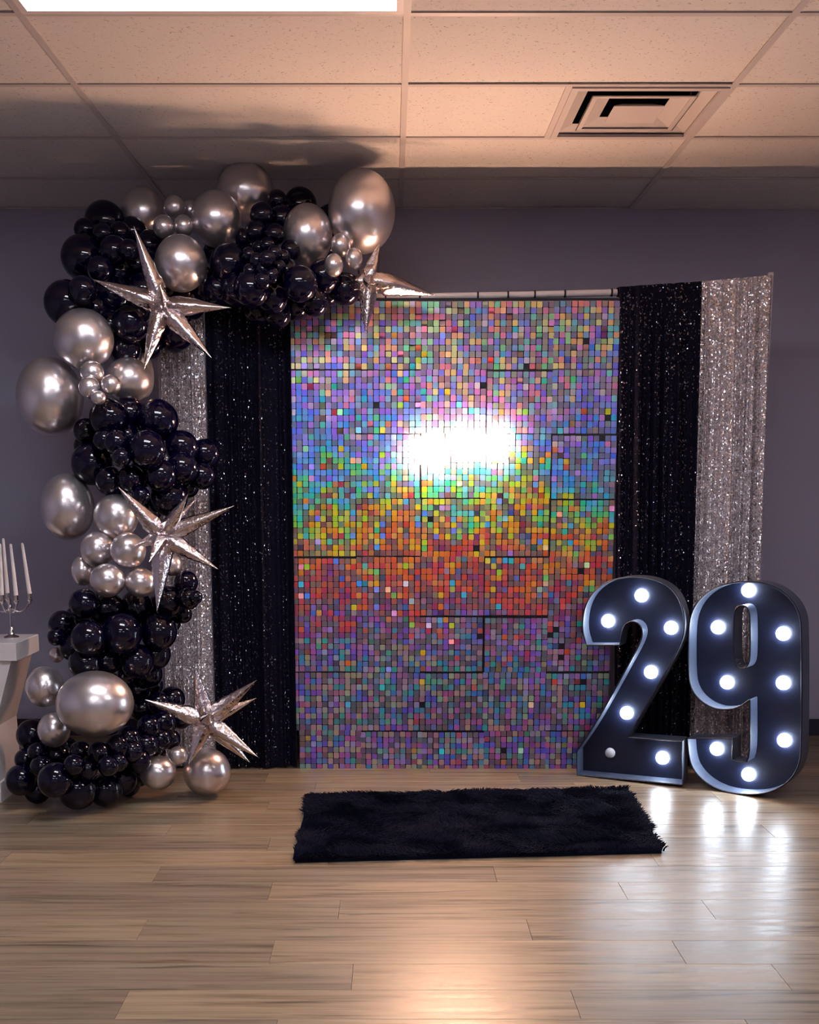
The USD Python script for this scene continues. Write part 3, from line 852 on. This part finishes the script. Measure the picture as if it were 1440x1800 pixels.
def star(centre, Y, tips, label, seed):
    c = at(*centre, Y)
    t = thing('foil_star_balloon', label, 'foil balloon', c)
    for k, (px, py, dy, w) in enumerate(tips):
        p = at(px, py, Y + dy) - c
        L = np.linalg.norm(p)
        m = spike(L, size(w, Y), seed * 31 + k)
        m.apply_transform(trimesh.geometry.align_vectors((0, 0, 1), p / L))
        obj('spike', m, 'foil', t, 38)


mat('foil', {'g': ('geometry', {}), 'n': ('noise_texture', {'scale': 55.0, 'detail': 3.0, 'distortion': 1.2}), 'b': ('bump', {'strength': 0.5, 'distance': 0.006}),
             'p': ('principled_bsdf', {'base_color': (0.74, 0.66, 0.66), 'metallic': 1.0, 'roughness': 0.13})},
    [('g.position', 'n.vector'), ('n.fac', 'b.height'), ('b.normal', 'p.normal')])
star((285, 537), 4.80, [(235, 397, -.06, 14), (163, 491, -.05, 15), (406, 541, -.04, 15), (372, 629, -.06, 16), (253, 650, -.08, 15), (281, 500, -.16, 13), (300, 560, .15, 13)], 'silver foil starburst balloon highest on the left of the garland', 1)
star((648, 492), 5.02, [(765, 519, .14, 17), (643, 587, -.05, 14), (668, 428, .10, 13), (598, 505, .12, 12), (628, 470, .20, 12), (650, 500, -.14, 10)], 'silver foil starburst balloon hanging over the top of the screen', 2)
star((287, 942), 4.55, [(208, 856, -.06, 15), (331, 868, -.05, 13), (412, 889, -.02, 14), (384, 1001, -.04, 14), (276, 1075, -.06, 17), (262, 988, -.13, 12), (345, 876, .12, 10), (236, 960, .15, 12)], 'silver foil starburst balloon in the middle of the garland', 3)
star((362, 1266), 4.62, [(343, 1172, -.02, 15), (255, 1230, -.05, 15), (452, 1195, -.03, 14), (451, 1227, .12, 12), (454, 1331, -.04, 14), (440, 1341, .08, 14), (331, 1345, -.08, 14), (368, 1255, -.15, 12)], 'silver foil starburst balloon lowest, just above the floor', 4)

# ------------------------------------------------------------------ white plinth with candelabra
PY0, PY1, PZ = 4.72, 5.03, 0.715
xr = at(28, 1136, PY0)[0]
pl = thing('plinth', 'white faceted plinth at the left edge under the candelabra', 'plinth')
xl_ = xr - .78
obj('top_slab', bevel_box(xl_, xr, PY0, PY1, PZ - .078, PZ, .003), 'white_gloss', pl)


def prism(profile, y0, y1):                      # profile in x, z, extruded along y
    m = extrude(Polygon(profile), y1 - y0)
    v = np.array(m.vertices)
    m.vertices = np.stack([v[:, 0], y1 - v[:, 2], v[:, 1]], 1)
    return m


w0, zb_, zw = .028, PZ - .078, .335
prof2 = [(xr - w0, zb_), (xr - .118, zw), (xr - .112, .09), (xl_ + .112, .09), (xl_ + .118, zw), (xl_ + w0, zb_)]
obj('body', prism(prof2, PY0 + .012, PY1 - .008), 'white_gloss', pl)
obj('base', bevel_box(xl_ + .10, xr - .10, PY0, PY1, 0, .09, .003), 'white_gloss', pl)

cb = at(20, 1113, 4.89)
cb[2] = PZ
cand = thing('candelabra', 'polished silver five armed candelabra on the white plinth', 'candelabra', cb)
obj('base', lathe([(0, 0), (.032, 0), (.034, .004), (.030, .009), (.016, .014), (.011, .022), (.0105, .034), (.007, .042), (.0045, .05)], 28), 'chrome', cand, 50)
obj('stem', lathe([(.0045, .048), (.0042, .09), (.0048, .12), (.009, .128), (.0105, .137), (.007, .146), (.0055, .155), (.006, .175), (.0, .176)], 20), 'chrome', cand, 50)
CUPZ = .180
arms = []
for px, dy in ((52, .020), (28, -.055), (13, .050), (3, -.045), (-14, .012)):
    dx = at(px, 1043, cb[1] + dy)[0] - cb[0]
    arms.append((math.degrees(math.atan2(dy, dx)), math.hypot(dx, dy)))
for k, (deg, rad) in enumerate(arms):
    d = np.array([math.cos(math.radians(deg)), math.sin(math.radians(deg)), 0])
    pts = [d * rad * s + [0, 0, .140 - .022 * math.sin(math.pi * min(s * 1.15, 1)) + (.026 * max(0, (s - .75) / .25) ** 2)] for s in np.linspace(0.05, 1, 14)]
    arm = obj('arm', tube(pts, .0036, 8), 'chrome', cand, 50)
    cup = lathe([(0, .150), (.004, .152), (.0055, .160), (.012, .168), (.013, .173), (.0095, .176), (.010, .196), (.0125, .198), (.0, .199)], 18)
    cup.apply_translation(d * rad)
    obj('cup', cup, 'chrome', cand, 50)
CAND_L = ['tall white candle tilting outward, rightmost in the candelabra', 'white taper candle second from the right in the candelabra', 'tallest white candle left of centre in the candelabra', 'white taper candle partly cut by the left picture edge', 'white candle on the far left candelabra arm']
for k, (deg, rad) in enumerate(arms):
    d = np.array([math.cos(math.radians(deg)), math.sin(math.radians(deg)), 0])
    Ln = .225 if k != 2 else .245
    off = {0: (-.022, 0), 1: (-.012, 0), 2: (-.006, 0)}.get(k, (.004, 0))
    m = lathe([(0, 0), (.0095, 0), (.0095, .02), (.0062, Ln - .006), (.004, Ln), (0, Ln + .001)], 16)
    v = np.array(m.vertices)
    v[:, 0] += off[0] * v[:, 2] / Ln
    m.vertices = v
    c = cb + d * rad + [0, 0, .1985]
    t = thing('taper_candle', CAND_L[k], 'candle', c)
    obj('wax', m, 'candle_wax', t, 50)
    obj('wick', tube([(off[0], 0, Ln - .001), (off[0] + .001, 0, Ln + .006)], .0008, 6), 'black_strap', t)
